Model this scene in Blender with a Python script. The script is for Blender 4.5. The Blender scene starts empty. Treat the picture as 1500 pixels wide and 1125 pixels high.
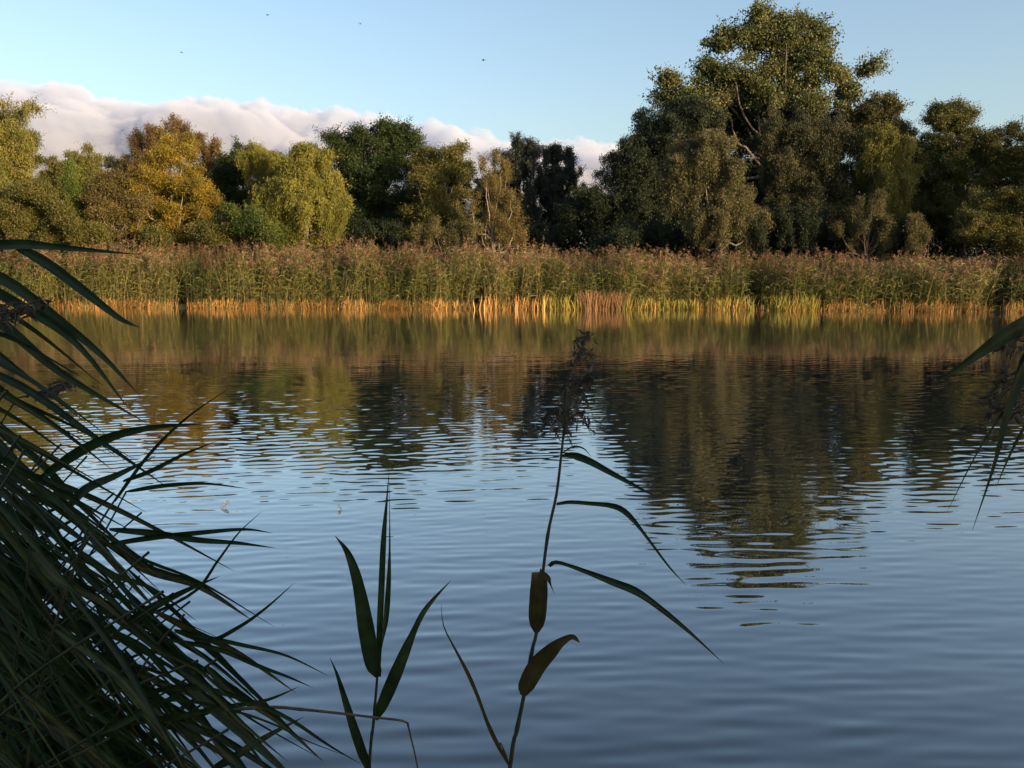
import bpy, math, random
import numpy as np
from mathutils import Vector

R = math.radians
rng = np.random.default_rng(7)
random.seed(7)
SC = bpy.context.scene
COL = SC.collection

# ------------------------------------------------------------------ camera
F = 1280.0            # focal length in pixels of the 1500 x 1125 photograph
CAM_Z = 1.6
PITCH = math.atan(159.5 / F)
cd = bpy.data.cameras.new("camera")
cd.sensor_width = 36.0
cd.lens = 36.0 * F / 1500.0
cd.clip_start = 0.05
cd.clip_end = 20000
cam = bpy.data.objects.new("camera", cd)
cam.location = (0, 0, CAM_Z)
cam.rotation_euler = (R(90) - PITCH, 0, 0)
COL.objects.link(cam)
SC.camera = cam

# ------------------------------------------------------------------ light
SUN_EL = R(12.0)
SUN_AZ = R(-37.0)      # angle of the sun from +X, turning towards -Y (right and behind)
sdir = Vector((math.cos(SUN_EL) * math.cos(SUN_AZ), math.cos(SUN_EL) * math.sin(SUN_AZ), math.sin(SUN_EL)))
world = bpy.data.worlds.new("World")
SC.world = world
world.use_nodes = True
wn = world.node_tree
sky = wn.nodes.new("ShaderNodeTexSky")
sky.sky_type = 'NISHITA'
sky.sun_disc = False
sky.sun_elevation = SUN_EL
sky.sun_rotation = math.atan2(sdir.x, sdir.y)
sky.altitude = 0
sky.air_density = 1.0
sky.dust_density = 2.8
sky.ozone_density = 1.3
wn.nodes["Background"].inputs[1].default_value = 0.15
wn.links.new(sky.outputs[0], wn.nodes["Background"].inputs[0])
sl = bpy.data.lights.new("sun", 'SUN')
sl.energy = 5.0
sl.angle = R(0.5)
sl.color = (1.0, 0.70, 0.40)
sun = bpy.data.objects.new("sun", sl)
sun.rotation_euler = sdir.to_track_quat('Z', 'Y').to_euler()
sun.location = (60, -40, 40)
COL.objects.link(sun)
SC.view_settings.view_transform = 'Standard'
SC.view_settings.look = 'None'
SC.view_settings.exposure = 0.95
SC.view_settings.gamma = 1.0
SC.cycles.max_bounces = 12
SC.cycles.volume_bounces = 6
SC.cycles.transparent_max_bounces = 12
SC.cycles.use_denoising = True

# ------------------------------------------------------------------ helpers
cp, sp = math.cos(PITCH), math.sin(PITCH)
def P(u, v, Y):
    """point of the world at depth Y (metres in front of the camera) seen at u, v of the photograph"""
    a = (u - 750.0) / F
    b = -(v - 562.5) / F
    dy = cp + b * sp
    dz = -sp + b * cp
    t = Y / dy
    return np.array((a * t, Y, CAM_Z + dz * t))

def tag(o, label=None, cat=None, group=None, kind=None):
    if label: o["label"] = label
    if cat: o["category"] = cat
    if group: o["group"] = group
    if kind: o["kind"] = kind
    return o

def empty(name, loc):
    o = bpy.data.objects.new(name, None)
    o.empty_display_size = 0.2
    o.location = Vector(tuple(float(c) for c in loc))
    COL.objects.link(o)
    return o

def mesh_obj(name, V, Fq, mats, parent=None, tint=None, midx=None, smooth=False, origin=None):
    """V: n x 3 world coordinates; Fq: m x k polygon indices (k = 3 or 4)"""
    V = np.asarray(V, dtype=np.float64)
    Fq = np.asarray(Fq, dtype=np.int32)
    org = np.zeros(3)
    if parent is not None:
        org = np.array(parent.location)
    elif origin is not None:
        org = np.array(origin, dtype=float)
    me = bpy.data.meshes.new(name)
    k = Fq.shape[1]
    me.vertices.add(len(V))
    me.vertices.foreach_set("co", (V - org).astype(np.float32).ravel())
    me.loops.add(Fq.size)
    me.loops.foreach_set("vertex_index", Fq.ravel())
    me.polygons.add(len(Fq))
    me.polygons.foreach_set("loop_start", np.arange(0, Fq.size, k, dtype=np.int32))
    me.polygons.foreach_set("loop_total", np.full(len(Fq), k, dtype=np.int32))
    for m in (mats if isinstance(mats, (list, tuple)) else [mats]):
        me.materials.append(m)
    if midx is not None:
        me.polygons.foreach_set("material_index", np.asarray(midx, dtype=np.int32))
    if smooth:
        me.polygons.foreach_set("use_smooth", np.ones(len(Fq), dtype=bool))
    me.update(calc_edges=True)
    if tint is not None:
        at = me.attributes.new("tint", 'FLOAT', 'FACE')
        at.data.foreach_set("value", np.asarray(tint, dtype=np.float32))
    me.validate()
    o = bpy.data.objects.new(name, me)
    COL.objects.link(o)
    if parent is not None:
        o.parent = parent
    elif origin is not None:
        o.location = tuple(org)
    return o

class Geo:
    """collects quads"""
    def __init__(s):
        s.V, s.F, s.T, s.M, s.n = [], [], [], [], 0
    def add(s, V, Fq, tint=0.5, mi=0):
        V = np.asarray(V, float).reshape(-1, 3); Fq = np.asarray(Fq).reshape(-1, 4)
        s.V.append(V); s.F.append(Fq + s.n); s.n += len(V)
        s.T.append(np.broadcast_to(np.asarray(tint, float), (len(Fq),)).copy())
        s.M.append(np.full(len(Fq), mi))
    def build(s, name, mats, parent=None, smooth=False, origin=None):
        return mesh_obj(name, np.vstack(s.V), np.vstack(s.F), mats, parent, np.concatenate(s.T), np.concatenate(s.M), smooth, origin)

def norm(a):
    return a / np.maximum(np.linalg.norm(a, axis=-1, keepdims=True), 1e-9)

def ribbons(Pts, W, side):
    """Pts n,s,3 ; W n,s ; side n,3 -> flat strips"""
    n, s_, _ = Pts.shape
    sd = side[:, None, :] * (W[:, :, None] * 0.5)
    V = np.stack([Pts - sd, Pts + sd], axis=2).reshape(-1, 3)
    i = np.arange(n)[:, None] * (s_ * 2) + np.arange(s_ - 1)[None, :] * 2
    Fq = np.stack([i, i + 1, i + 3, i + 2], axis=-1).reshape(-1, 4)
    return V, Fq

def tube(pts, rad, sides=6):
    pts = np.asarray(pts, float); n = len(pts)
    rad = np.broadcast_to(np.asarray(rad, float), (n,))
    t = norm(np.gradient(pts, axis=0))
    ref = np.array((0.13, 1.0, 0.07)) if abs(t[0][2]) > .5 else np.array((0.1, 0.2, 1.0))
    a = norm(np.cross(t, ref)); b = np.cross(t, a)
    th = np.linspace(0, 2 * np.pi, sides, endpoint=False)
    V = pts[:, None, :] + rad[:, None, None] * (np.cos(th)[None, :, None] * a[:, None, :] + np.sin(th)[None, :, None] * b[:, None, :])
    i = np.arange(n - 1)[:, None] * sides
    j = np.arange(sides)[None, :]
    k = (j + 1) % sides
    Fq = np.stack([i + j, i + k, i + sides + k, i + sides + j], -1).reshape(-1, 4)
    return V.reshape(-1, 3), Fq

def spline(pts, n):
    """Catmull-Rom through pts, n samples"""
    p = np.asarray(pts, float)
    q = np.vstack([2 * p[0] - p[1], p, 2 * p[-1] - p[-2]])
    m = len(p) - 1
    out = []
    for t in np.linspace(0, m - 1e-6, n):
        i = int(t); f = t - i
        a, b, c, d = q[i], q[i + 1], q[i + 2], q[i + 3]
        out.append(0.5 * (2 * b + (c - a) * f + (2 * a - 5 * b + 4 * c - d) * f * f + (3 * b - a - 3 * c + d) * f ** 3))
    return np.array(out)

# ------------------------------------------------------------------ materials
def new_mat(name):
    m = bpy.data.materials.new(name); m.use_nodes = True
    nt = m.node_tree; nt.nodes.clear()
    out = nt.nodes.new("ShaderNodeOutputMaterial")
    return m, nt, out

def ramp(nt, stops):
    r = nt.nodes.new("ShaderNodeValToRGB")
    e = r.color_ramp.elements
    e[0].position, e[0].color = stops[0][0], (*stops[0][1], 1)
    e[1].position, e[1].color = stops[-1][0], (*stops[-1][1], 1)
    for p_, c in stops[1:-1]:
        x = e.new(p_); x.color = (*c, 1)
    return r

def leaf_mat(name, cols, trans=0.3, rough=0.55, spec=0.25):
    """cols: colours from the low to the high end of the per-leaf tint"""
    m, nt, out = new_mat(name)
    at = nt.nodes.new("ShaderNodeAttribute"); at.attribute_name = "tint"
    n = len(cols)
    rp = ramp(nt, [(i / (n - 1), c) for i, c in enumerate(cols)])
    nt.links.new(at.outputs["Fac"], rp.inputs[0])
    bs = nt.nodes.new("ShaderNodeBsdfPrincipled")
    bs.inputs["Roughness"].default_value = rough
    bs.inputs["Specular IOR Level"].default_value = spec
    nt.links.new(rp.outputs[0], bs.inputs["Base Color"])
    tr = nt.nodes.new("ShaderNodeBsdfTranslucent")
    nt.links.new(rp.outputs[0], tr.inputs[0])
    mx = nt.nodes.new("ShaderNodeMixShader"); mx.inputs[0].default_value = trans
    nt.links.new(bs.outputs[0], mx.inputs[1]); nt.links.new(tr.outputs[0], mx.inputs[2])
    nt.links.new(mx.outputs[0], out.inputs[0])
    return m

def noise_mat(name, stops, scale=3.0, rough=0.9, stretch=(1, 1, 1), detail=6, bump=0.0, spec=0.2):
    m, nt, out = new_mat(name)
    tc = nt.nodes.new("ShaderNodeTexCoord")
    mp = nt.nodes.new("ShaderNodeMapping"); mp.inputs["Scale"].default_value = stretch
    nz = nt.nodes.new("ShaderNodeTexNoise"); nz.inputs["Scale"].default_value = scale; nz.inputs["Detail"].default_value = detail
    nt.links.new(tc.outputs["Object"], mp.inputs[0]); nt.links.new(mp.outputs[0], nz.inputs["Vector"])
    rp = ramp(nt, stops); nt.links.new(nz.outputs["Fac"], rp.inputs[0])
    bs = nt.nodes.new("ShaderNodeBsdfPrincipled")
    bs.inputs["Roughness"].default_value = rough
    bs.inputs["Specular IOR Level"].default_value = spec
    nt.links.new(rp.outputs[0], bs.inputs["Base Color"])
    if bump:
        b = nt.nodes.new("ShaderNodeBump"); b.inputs["Strength"].default_value = bump; b.inputs["Distance"].default_value = 0.02
        nt.links.new(nz.outputs["Fac"], b.inputs["Height"]); nt.links.new(b.outputs[0], bs.inputs["Normal"])
    nt.links.new(bs.outputs[0], out.inputs[0])
    return m

M_BARK = noise_mat("bark_brown", [(0.3, (0.05, 0.04, 0.03)), (0.7, (0.13, 0.10, 0.075))], 6, stretch=(1, 1, .25), bump=.5)
M_BARK_PALE = noise_mat("bark_pale", [(0.3, (0.12, 0.10, 0.08)), (0.7, (0.30, 0.26, 0.21))], 5, stretch=(1, 1, .4), bump=.4)
M_BARK_GREY = noise_mat("bark_grey", [(0.3, (0.08, 0.07, 0.06)), (0.7, (0.18, 0.16, 0.13))], 5, stretch=(1, 1, .3), bump=.5)
M_BARK_DARK = noise_mat("bark_dark", [(0.3, (0.025, 0.022, 0.018)), (0.7, (0.06, 0.05, 0.04))], 6, stretch=(1, 1, .25), bump=.5)
M_GROUND = noise_mat("bank_soil_and_grass", [(0.35, (0.035, 0.028, 0.016)), (0.55, (0.05, 0.055, 0.02)), (0.75, (0.08, 0.07, 0.03))], 1.2, bump=.6)

# ------------------------------------------------------------------ ground
def shore(x):
    """y of the far waterline"""
    x = np.asarray(x, float)
    y = np.interp(x, [-80, -45, -22, -8, 0, 8, 14, 20, 24, 30, 36, 40], [36, 41, 43.2, 41.8, 41.0, 41.0, 39.5, 38, 37, 33, 24, 12])
    return y + 0.10 * np.sin(x * 1.9) + 0.05 * np.sin(x * 4.3 + 1) + 0.08 * np.sin(x * 0.7 + 2)

def near_shore(x):
    x = np.asarray(x, float)
    return 0.7 + 0.02 * np.abs(x) ** 1.6 * 0.4 + 0.08 * np.sin(x * 2.1)

def ground_h(X, Y):
    dfar = Y - shore(X)                          # > 0 on the far land
    dnear = near_shore(X) - Y                    # > 0 on the near land
    dside = np.maximum(-68 - X, X - 40)
    d = np.maximum(np.maximum(dfar, dnear), dside)
    land = 0.12 + 0.45 * (1 - np.exp(-np.clip(d, 0, None) / 6.0))
    bed = -1.6 * (1 - np.exp(np.clip(d, None, 0) / 1.2))
    h = np.where(d > 0, -0.04 + land * np.clip(d / 0.6, 0, 1), -0.04 + bed)
    return h + np.where(d > 3, 0.12 * np.sin(X * .21) * np.cos(Y * .17), 0)

def axis_coords(lo, hi, step, far):
    a = np.arange(lo, hi, step)
    g = np.array([1.5, 4, 9, 18, 35, 70, 140, 300, 700, 1500, 3500])
    return np.concatenate([(lo - g[::-1] * 1.0), a, hi + g])
gx = axis_coords(-72, 52, 0.8, 3000); gy = axis_coords(-14, 62, 0.4, 3000)
GX, GY = np.meshgrid(gx, gy)
GV = np.stack([GX, GY, ground_h(GX, GY)], -1).reshape(-1, 3)
nx, ny = len(gx), len(gy)
ii = (np.arange(ny - 1)[:, None] * nx + np.arange(nx - 1)[None, :]).reshape(-1)
GF = np.stack([ii, ii + 1, ii + nx + 1, ii + nx], -1)
tag(mesh_obj("ground", GV, GF, M_GROUND, smooth=True), "damp brown and green earth of the banks around the lake", "ground", kind="structure")

# ------------------------------------------------------------------ water
def wave_field(X, Y):
    """height of the ripples in metres: gentle wavelets with their crests lying nearly across the view"""
    r = np.random.default_rng(21)
    H = np.zeros_like(X)
    # wind patches: calm under the far bank, livelier in the middle of the lake, soft near the viewer
    slow = 0.5 + 0.5 * np.sin(X * 0.31 + 0.6 * np.sin(Y * 0.33) + 0.8) * np.sin(Y * 0.43 + 0.8 * np.sin(X * 0.21) + 1.0)
    edge = 21.0 - 0.28 * np.clip(X, -10, 14) + 2.2 * np.sin(X * 0.5 + 1.0)
    mid = 1 / (1 + np.exp((Y - edge) / 1.6))
    near = 1 / (1 + np.exp(-(Y - 6.5) / 1.2))
    a_mid = mid * near
    groups = [  # wavelength range, slope rms, heading spread, weight field
        (0.08, 0.18, 0.0370, 0.34, 40, a_mid * (0.45 + 0.85 * slow)),
        (0.17, 0.34, 0.0190, 0.28, 30, a_mid * (0.35 + 0.9 * slow)),
        (0.08, 0.18, 0.0165, 0.20, 44, mid * (1 - near) * (.5 + slow) + .04),
        (0.18, 0.36, 0.0085, 0.20, 36, mid * (1 - near) * (.6 + .8 * slow) + .06),
        (0.70, 1.60, 0.0035, 0.25, 20, 0.6 * mid + 0.03),
        (2.0, 5.0, 0.0012, 0.5, 10, 0.5 * mid + .03)]
    for lo, hi, slope, spread, n, wgt in groups:
        S = np.zeros_like(X)
        for k in range(n):
            lam = lo * (hi / lo) ** r.random()
            kk = 2 * np.pi / lam
            th = R(90 + 5) + r.normal(0, spread)
            ph = r.random() * 6.283
            amp = slope / kk * math.sqrt(2.0 / n)
            S += amp * np.sin(kk * (math.cos(th) * X + math.sin(th) * Y) + ph)
        H += S * wgt
    return H
rows = [1.0]
vmin, vmax = 403 + F * CAM_Z / 46.0, 403 + F * CAM_Z / 1.7
vv = np.arange(vmax, vmin, -0.72)
ys = F * CAM_Z / (vv - 403)
ys = np.concatenate([[-40, -5, 0.2, 0.9, 1.3], ys, [47.5, 49]])
NCX = 1150
s_ = np.linspace(-1, 1, NCX)
Yg = np.repeat(ys[:, None], NCX, 1)
halfw = 0.80 * np.clip(Yg, 1.0, None) + 0.6
Xg = s_[None, :] * halfw
Hg = wave_field(Xg, Yg)
Hg[:5] = 0; Hg[-2:] = 0
# outer columns and rows reach under all of the land
Xg[:, 0] = -90; Xg[:, -1] = 60; Hg[:, 0] = 0; Hg[:, -1] = 0
WV = np.stack([Xg, Yg, Hg], -1).reshape(-1, 3)
nr = len(ys)
ii = (np.arange(nr - 1)[:, None] * NCX + np.arange(NCX - 1)[None, :]).reshape(-1)
WF = np.stack([ii, ii + 1, ii + NCX + 1, ii + NCX], -1)

def water_mat():
    m, nt, out = new_mat("lake_water")
    geo = nt.nodes.new("ShaderNodeNewGeometry")
    sep = nt.nodes.new("ShaderNodeSeparateXYZ"); nt.links.new(geo.outputs["Position"], sep.inputs[0])
    mr = nt.nodes.new("ShaderNodeMapRange")       # unresolved ripples: a little rougher where the far breeze touches
    mr.inputs["From Min"].default_value = 8; mr.inputs["From Max"].default_value = 26
    mr.inputs["To Min"].default_value = 0.015; mr.inputs["To Max"].default_value = 0.075
    nt.links.new(sep.outputs["Y"], mr.inputs["Value"])
    gl = nt.nodes.new("ShaderNodeBsdfGlossy"); gl.inputs["Color"].default_value = (0.98, 0.98, 0.98, 1)
    nt.links.new(mr.outputs[0], gl.inputs["Roughness"])
    df = nt.nodes.new("ShaderNodeBsdfDiffuse"); df.inputs["Color"].default_value = (0.012, 0.018, 0.022, 1)
    lw = nt.nodes.new("ShaderNodeLayerWeight"); lw.inputs[0].default_value = 0.5
    fr = nt.nodes.new("ShaderNodeMath"); fr.operation = 'POWER'; fr.inputs[1].default_value = 2.1
    nt.links.new(lw.outputs["Facing"], fr.inputs[0])
    mx = nt.nodes.new("ShaderNodeMixShader")
    nt.links.new(fr.outputs[0], mx.inputs[0]); nt.links.new(df.outputs[0], mx.inputs[1]); nt.links.new(gl.outputs[0], mx.inputs[2])
    nt.links.new(mx.outputs[0], out.inputs[0])
    return m
tag(mesh_obj("water", WV, WF, water_mat(), smooth=True), "rippled blue lake water mirroring the sky and trees", "water", kind="structure")

# ------------------------------------------------------------------ clouds
def cloud_mat():
    m, nt, out = new_mat("cloud_vapour")
    v = nt.nodes.new("ShaderNodeVolumeScatter")
    v.inputs["Color"].default_value = (1, 1, 1, 1)
    v.inputs["Density"].default_value = 0.013
    v.inputs["Anisotropy"].default_value = 0.0
    ab = nt.nodes.new("ShaderNodeVolumeAbsorption")
    ab.inputs["Color"].default_value = (0.0, 0.22, 0.62, 1)
    ab.inputs["Density"].default_value = 0.0062
    ad = nt.nodes.new("ShaderNodeAddShader")
    nt.links.new(v.outputs[0], ad.inputs[0]); nt.links.new(ab.outputs[0], ad.inputs[1])
    nt.links.new(ad.outputs[0], out.inputs["Volume"])
    return m

def perlin(p, seed):
    r = np.random.default_rng(seed)
    perm = r.permutation(256); perm = np.concatenate([perm, perm, perm])
    grd = norm(r.normal(size=(256, 3)))
    i = np.floor(p).astype(int); f = p - i; i &= 255
    w = f * f * f * (f * (f * 6 - 15) + 10)
    tot = 0
    for dx in (0, 1):
        for dy in (0, 1):
            for dz in (0, 1):
                h = perm[perm[perm[(i[:, 0] + dx) & 255] + ((i[:, 1] + dy) & 255)] + ((i[:, 2] + dz) & 255)]
                g = grd[h]
                dot = g[:, 0] * (f[:, 0] - dx) + g[:, 1] * (f[:, 1] - dy) + g[:, 2] * (f[:, 2] - dz)
                ww = (w[:, 0] if dx else 1 - w[:, 0]) * (w[:, 1] if dy else 1 - w[:, 1]) * (w[:, 2] if dz else 1 - w[:, 2])
                tot = tot + dot * ww
    return tot

def build_cloud():
    """a long cumulus roll 2.6 km away, one closed billowing body of vapour"""
    top_u = [-460, -420, -200, 0, 60, 150, 200, 265, 330, 430, 540, 640, 700, 790, 900, 960, 1040, 1075]
    top_v = [200, 165, 130, 118, 110, 130, 128, 120, 134, 154, 158, 178, 190, 188, 196, 213, 240, 280]
    nu, nv = 1000, 300
    u = np.linspace(-460, 1075, nu); phi = np.linspace(-np.pi, np.pi, nv, endpoint=False)
    D = 2600.0
    tz = np.array([P(a_, b_, D)[2] for a_, b_ in zip(u, np.interp(u, top_u, top_v) - 2)]) - 22
    x = np.array([P(a_, 200, D)[0] for a_ in u])
    zb = P(700, 335, D)[2]
    zc = tz * .55 + zb * .45
    cu, ph = np.meshgrid(np.arange(nu), phi, indexing='ij')
    end = np.clip(np.minimum(cu, nu - 1 - cu) / 60.0, 0, 1) ** .5
    up = np.where(ph > 0, (tz - zc)[cu], (zc - zb)[cu]) * end
    N = np.stack([0 * ph, -np.cos(ph), np.sin(ph)], -1)
    Q = np.stack([x[cu], D + 100 - 260 * end * np.cos(ph), zc[cu] + up * np.sin(ph)], -1).reshape(-1, 3)
    N = N.reshape(-1, 3)
    d = 0
    for sc_, am, sd in CLOUD_N:
        pn = perlin(Q / sc_ * np.array([.8, 1, 1.1]) + 31.7 * sd, sd)
        d = d + am * (np.sqrt(pn * pn + .012) * 2.0 - .45)
    d = d * end.reshape(-1)
    Q = Q + N * d[:, None]
    i, j = np.meshgrid(np.arange(nu - 1) * nv, np.arange(nv), indexing='ij'); k = (j + 1) % nv
    o = mesh_obj("cloud_bank", Q, np.stack([i + j, i + nv + j, i + nv + k, i + k], -1).reshape(-1, 4), cloud_mat(), smooth=True)
    tag(o, "long low bank of cream and pink cumulus cloud with lavender base over the left trees", "cloud", kind="stuff")
CLOUD_N = ((330, 70, 1), (150, 60, 2), (72, 34, 3), (34, 18, 4), (16, 10, 5))
build_cloud()

# ------------------------------------------------------------------ trees
def leaf_quads(C, ax, L, W, r):
    n = len(C)
    nrm = norm(r.normal(size=(n, 3)))
    sd = norm(np.cross(ax, nrm))
    L = L[:, None]; W = W[:, None]
    bend = np.cross(sd, ax) * L * 0.12
    V = np.stack([C - ax * L * .5, C + sd * W * .5 + bend - ax * L * .05, C + ax * L * .5, C - sd * W * .5 + bend - ax * L * .05], 1).reshape(-1, 3)
    Fq = (np.arange(n)[:, None] * 4 + np.arange(4)[None, :])
    return V, Fq

def make_tree(name, label, cat, Y, blobs, mat, bark, kind="broad", n=22000, size=0.13, aspect=0.6, lobes=(15, .15, .42), sprigs=2.0, trunk=None,
              seed=1, group=None, clump=0.55, limb=1.0, crown_name="crown", density=1.0, zmin=None, deep=0.8, limbs_n=16, hang=1.0):
    r = np.random.default_rng(seed * 101 + 3)
    n = int(n * 4.6); size *= .62; clump *= .9
    if kind == "willow": aspect *= 1.35; density *= 1.25
    k = Y / F
    Cs, Rs = [], []
    for b in blobs:
        u, v, ru, rv = b[:4]
        dY = b[4] if len(b) > 4 else 0.0
        Cs.append(P(u, v, Y + dY)); Rs.append(((ru * k) * 0.98, ru * k * deep, rv * k * 0.93))
    Cs = np.array(Cs); Rs = np.array(Rs)
    if trunk is None:
        trunk = float(np.average([b[0] for b in blobs], weights=[b[2] * b[3] for b in blobs]))
    bx = (trunk - 750) / F * Y
    bz = float(ground_h(np.array(bx), np.array(Y)))
    root = empty(name, (bx, Y, bz))
    tag(root, label, cat, group)
    # clump centres, crowded towards the outer shell of each lobe
    vol = (Rs[:, 0] * Rs[:, 1] * Rs[:, 2]) ** (2 / 3)
    n_cl = max(30, int(vol.sum() * 9 / clump ** 1.2 * density))
    # every lobe carries smaller lobes of its own, so light and shade break up and the outline is uneven
    sC, sR = [], []
    for c_, r_ in zip(Cs, Rs):
        for _ in range(lobes[0]):
            dd_ = norm(r.normal(size=3) + np.array([0, -.25, .1])); q_ = r.uniform(lobes[1], lobes[2])
            sC.append(c_ + dd_ * r_ * (1.06 - q_) * r.uniform(.85, 1.16)); sR.append(r_.mean() * q_ * np.array([1.1, 1.1, .95]))
        sC.append(c_); sR.append(r_ * .72)
    oC = Cs; Cs = np.array(sC); Rs = np.array(sR)
    vol = (Rs[:, 0] * Rs[:, 1] * Rs[:, 2]) ** (2 / 3)
    which = r.choice(len(Cs), n_cl, p=vol / vol.sum())
    d = norm(r.normal(size=(n_cl, 3)))
    lump = 1 + 0.10 * np.sin(d[:, 0] * 7 + which) * np.cos(d[:, 2] * 6 + which * 2) + r.normal(0, .07, n_cl)
    rad = r.random(n_cl) ** 0.42 * lump
    CC = Cs[which] + d * Rs[which] * rad[:, None]
    if zmin is not None: CC[:, 2] = np.maximum(CC[:, 2], bz + zmin)
    else: CC[:, 2] = np.maximum(CC[:, 2], bz + 0.25)
    csz = clump * r.uniform(.55, 1.25, n_cl)
    ctint = np.clip(0.5 + r.normal(0, .12, n_cl) + r.normal(0, .12, len(Cs))[which], 0.02, .98)
    per = np.maximum(6, (csz ** 2 / (csz ** 2).sum() * n)).astype(int)
    idx = np.repeat(np.arange(n_cl), per); N = len(idx)
    if kind == "willow":
        # leaves strung along drooping twigs
        ns = 9
        ang = r.random((n_cl, ns)) * 6.283
        ofs = r.random((n_cl, ns)) ** .5
        sx = np.cos(ang) * ofs; sy = np.sin(ang) * ofs
        ln = r.uniform(.4, 2.5, (n_cl, ns)) * hang
        st = r.integers(0, ns, N)
        t = r.random(N)
        out = CC - Cs[which]
        out = norm(out * np.array([1, 1, .2]))
        base = CC[idx] + np.stack([sx[idx, st], sy[idx, st], np.zeros(N)], -1) * csz[idx][:, None] * .7
        sway = (np.sin(t * 1.6) * .35)[:, None] * out[idx] * csz[idx][:, None]
        dz = (0.35 * np.sin(np.clip(t, 0, .4) * 4) - t * ln[idx, st]) * csz[idx]
        pos = base + sway + r.normal(0, .10, (N, 3)); pos[:, 2] += dz
        ax = norm(np.stack([r.normal(0, .4, N), r.normal(0, .4, N), -np.ones(N) + r.normal(0, .3, N)], -1))
    elif kind == "feather":
        ns = 8
        ang = r.random((n_cl, ns)) * 6.283
        st = r.integers(0, ns, N); t = r.random(N)
        dirx = np.cos(ang[idx, st]) * .45; diry = np.sin(ang[idx, st]) * .45
        dv = norm(np.stack([dirx, diry, np.ones(N)], -1))
        pos = CC[idx] + dv * (t * 1.9 - .6)[:, None] * csz[idx][:, None] + r.normal(0, .09, (N, 3))
        ax = norm(dv + r.normal(0, .5, (N, 3)))
    else:
        g = r.normal(size=(N, 3))
        pos = CC[idx] + g * csz[idx][:, None] * np.array([.42, .42, .30])
        ax = norm(r.normal(size=(N, 3)) + np.array([0, 0, -.3]))
    # loose sprigs that break the outline
    ns_ = int(n_cl * sprigs)
    pk = r.choice(n_cl, ns_, p=(lambda q: q / q.sum())(np.clip(rad, .2, 1.3) ** 3))
    od = norm(norm(CC[pk] - oC[np.argmin(np.linalg.norm(CC[pk][:, None] - oC[None], axis=2), axis=1)]) + np.array([0, 0, -.2 if kind == "willow" else .7]) + r.normal(0, .35, (ns_, 3)))
    if kind == "willow": od[r.random(ns_) < .4] *= np.array([1, 1, -1])
    sl_ = clump * r.uniform(.9, 2.1, ns_)
    m_ = 16
    tt_ = r.random((ns_, m_))
    sp_ = CC[pk][:, None] + od[:, None] * (tt_ * sl_[:, None])[..., None] + r.normal(0, .07, (ns_, m_, 3)) + np.array([0, 0, -.25]) * (tt_ ** 2 * sl_[:, None])[..., None]
    pos = np.vstack([pos, sp_.reshape(-1, 3)])
    ax = np.vstack([ax, norm(np.repeat(od, m_, 0) + r.normal(0, .6, (ns_ * m_, 3)))])
    idx = np.concatenate([idx, np.repeat(pk, m_)])
    ok = pos[:, 2] > bz + .05
    pos, ax, idx = pos[ok], ax[ok], idx[ok]; N = len(pos)
    L = size * r.uniform(.65, 1.35, N); W = L * aspect * r.uniform(.8, 1.2, N)
    V, Fq = leaf_quads(pos, ax, L, W, r)
    tint = np.clip(ctint[idx] + r.normal(0, .09, N), 0, 1)
    # trunk and limbs
    G = Geo()
    top = CC[np.argmax(CC[:, 2])]
    cz = np.average(Cs[:, 2], weights=vol)
    cx = np.average(Cs[:, 0], weights=vol)
    H = top[2] - bz
    r0 = 0.022 * H * limb + .03
    tp = np.array([[bx, Y, bz - .3], [bx + .02 * H * r.normal(), Y + .02 * H * r.normal(), bz + H * .22],
                   [bx * .6 + cx * .4 + .02 * H * r.normal(), Y, bz + H * .45], [cx * .7 + bx * .3 + .03 * H * r.normal(), Y, bz + H * .68], [cx + (top[0] - cx) * .5, Y, bz + H * .9]])
    tps = spline(tp, 18)
    tr_r = r0 * (1 - np.linspace(0, 1, 18) ** 1.1 * .88); tr_r[0] *= 1.35; tr_r[1] *= 1.12
    G.add(*tube(tps, tr_r, 9))
    limb_pts = [tps[5:]]
    limb_rd = [tr_r[5:]]
    # main limbs towards spread-out clumps
    ch = [int(np.argmax(CC[:, 2]))]
    dm = np.linalg.norm(CC - CC[ch[0]], axis=1)
    for _ in range(min(limbs_n, n_cl - 1)):
        j = int(np.argmax(dm * (0.8 + .4 * r.random(n_cl)))); ch.append(j); dm = np.minimum(dm, np.linalg.norm(CC - CC[j], axis=1))
    for j in ch:
        e = CC[j]
        hz = np.clip((e[2] - bz) * .45 + .1 * H, .15 * H, .8 * H)
        s0 = int(np.clip(np.searchsorted(tps[:, 2], bz + hz), 2, 15))
        a = tps[s0]
        mid_ = a * .5 + e * .5 + np.array([(e[0] - a[0]) * .12, (e[1] - a[1]) * .12, -.06 * H * r.uniform(.2, 1.4)]) + r.normal(0, .02 * H, 3)
        pp = spline([a, mid_, e], 9) + np.concatenate([[np.zeros(3)], r.normal(0, .006 * H, (7, 3)), [np.zeros(3)]])
        rr = tr_r[s0] * .52 * (1 - np.linspace(0, 1, 9) * .86)
        G.add(*tube(pp, rr, 6)); limb_pts.append(pp); limb_rd.append(rr)
    LP = np.vstack(limb_pts); LR = np.concatenate(limb_rd)
    sel = r.permutation(n_cl)[:min(n_cl, 150)]
    for j in sel:
        e = CC[j]
        dd = np.linalg.norm(LP - e, axis=1) + (LP[:, 2] > e[2] + .3) * 1.0
        q = int(np.argmin(dd)); a = LP[q]
        if dd[q] < .15: continue
        m_ = (a + e) / 2 + r.normal(0, .06 * dd[q], 3) - np.array([0, 0, .05 * dd[q]])
        rr = min(LR[q] * .5, .035) * np.array([1, .6, .3]) + .003
        G.add(*tube(np.array([a, m_, e]), rr, 4))
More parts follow.
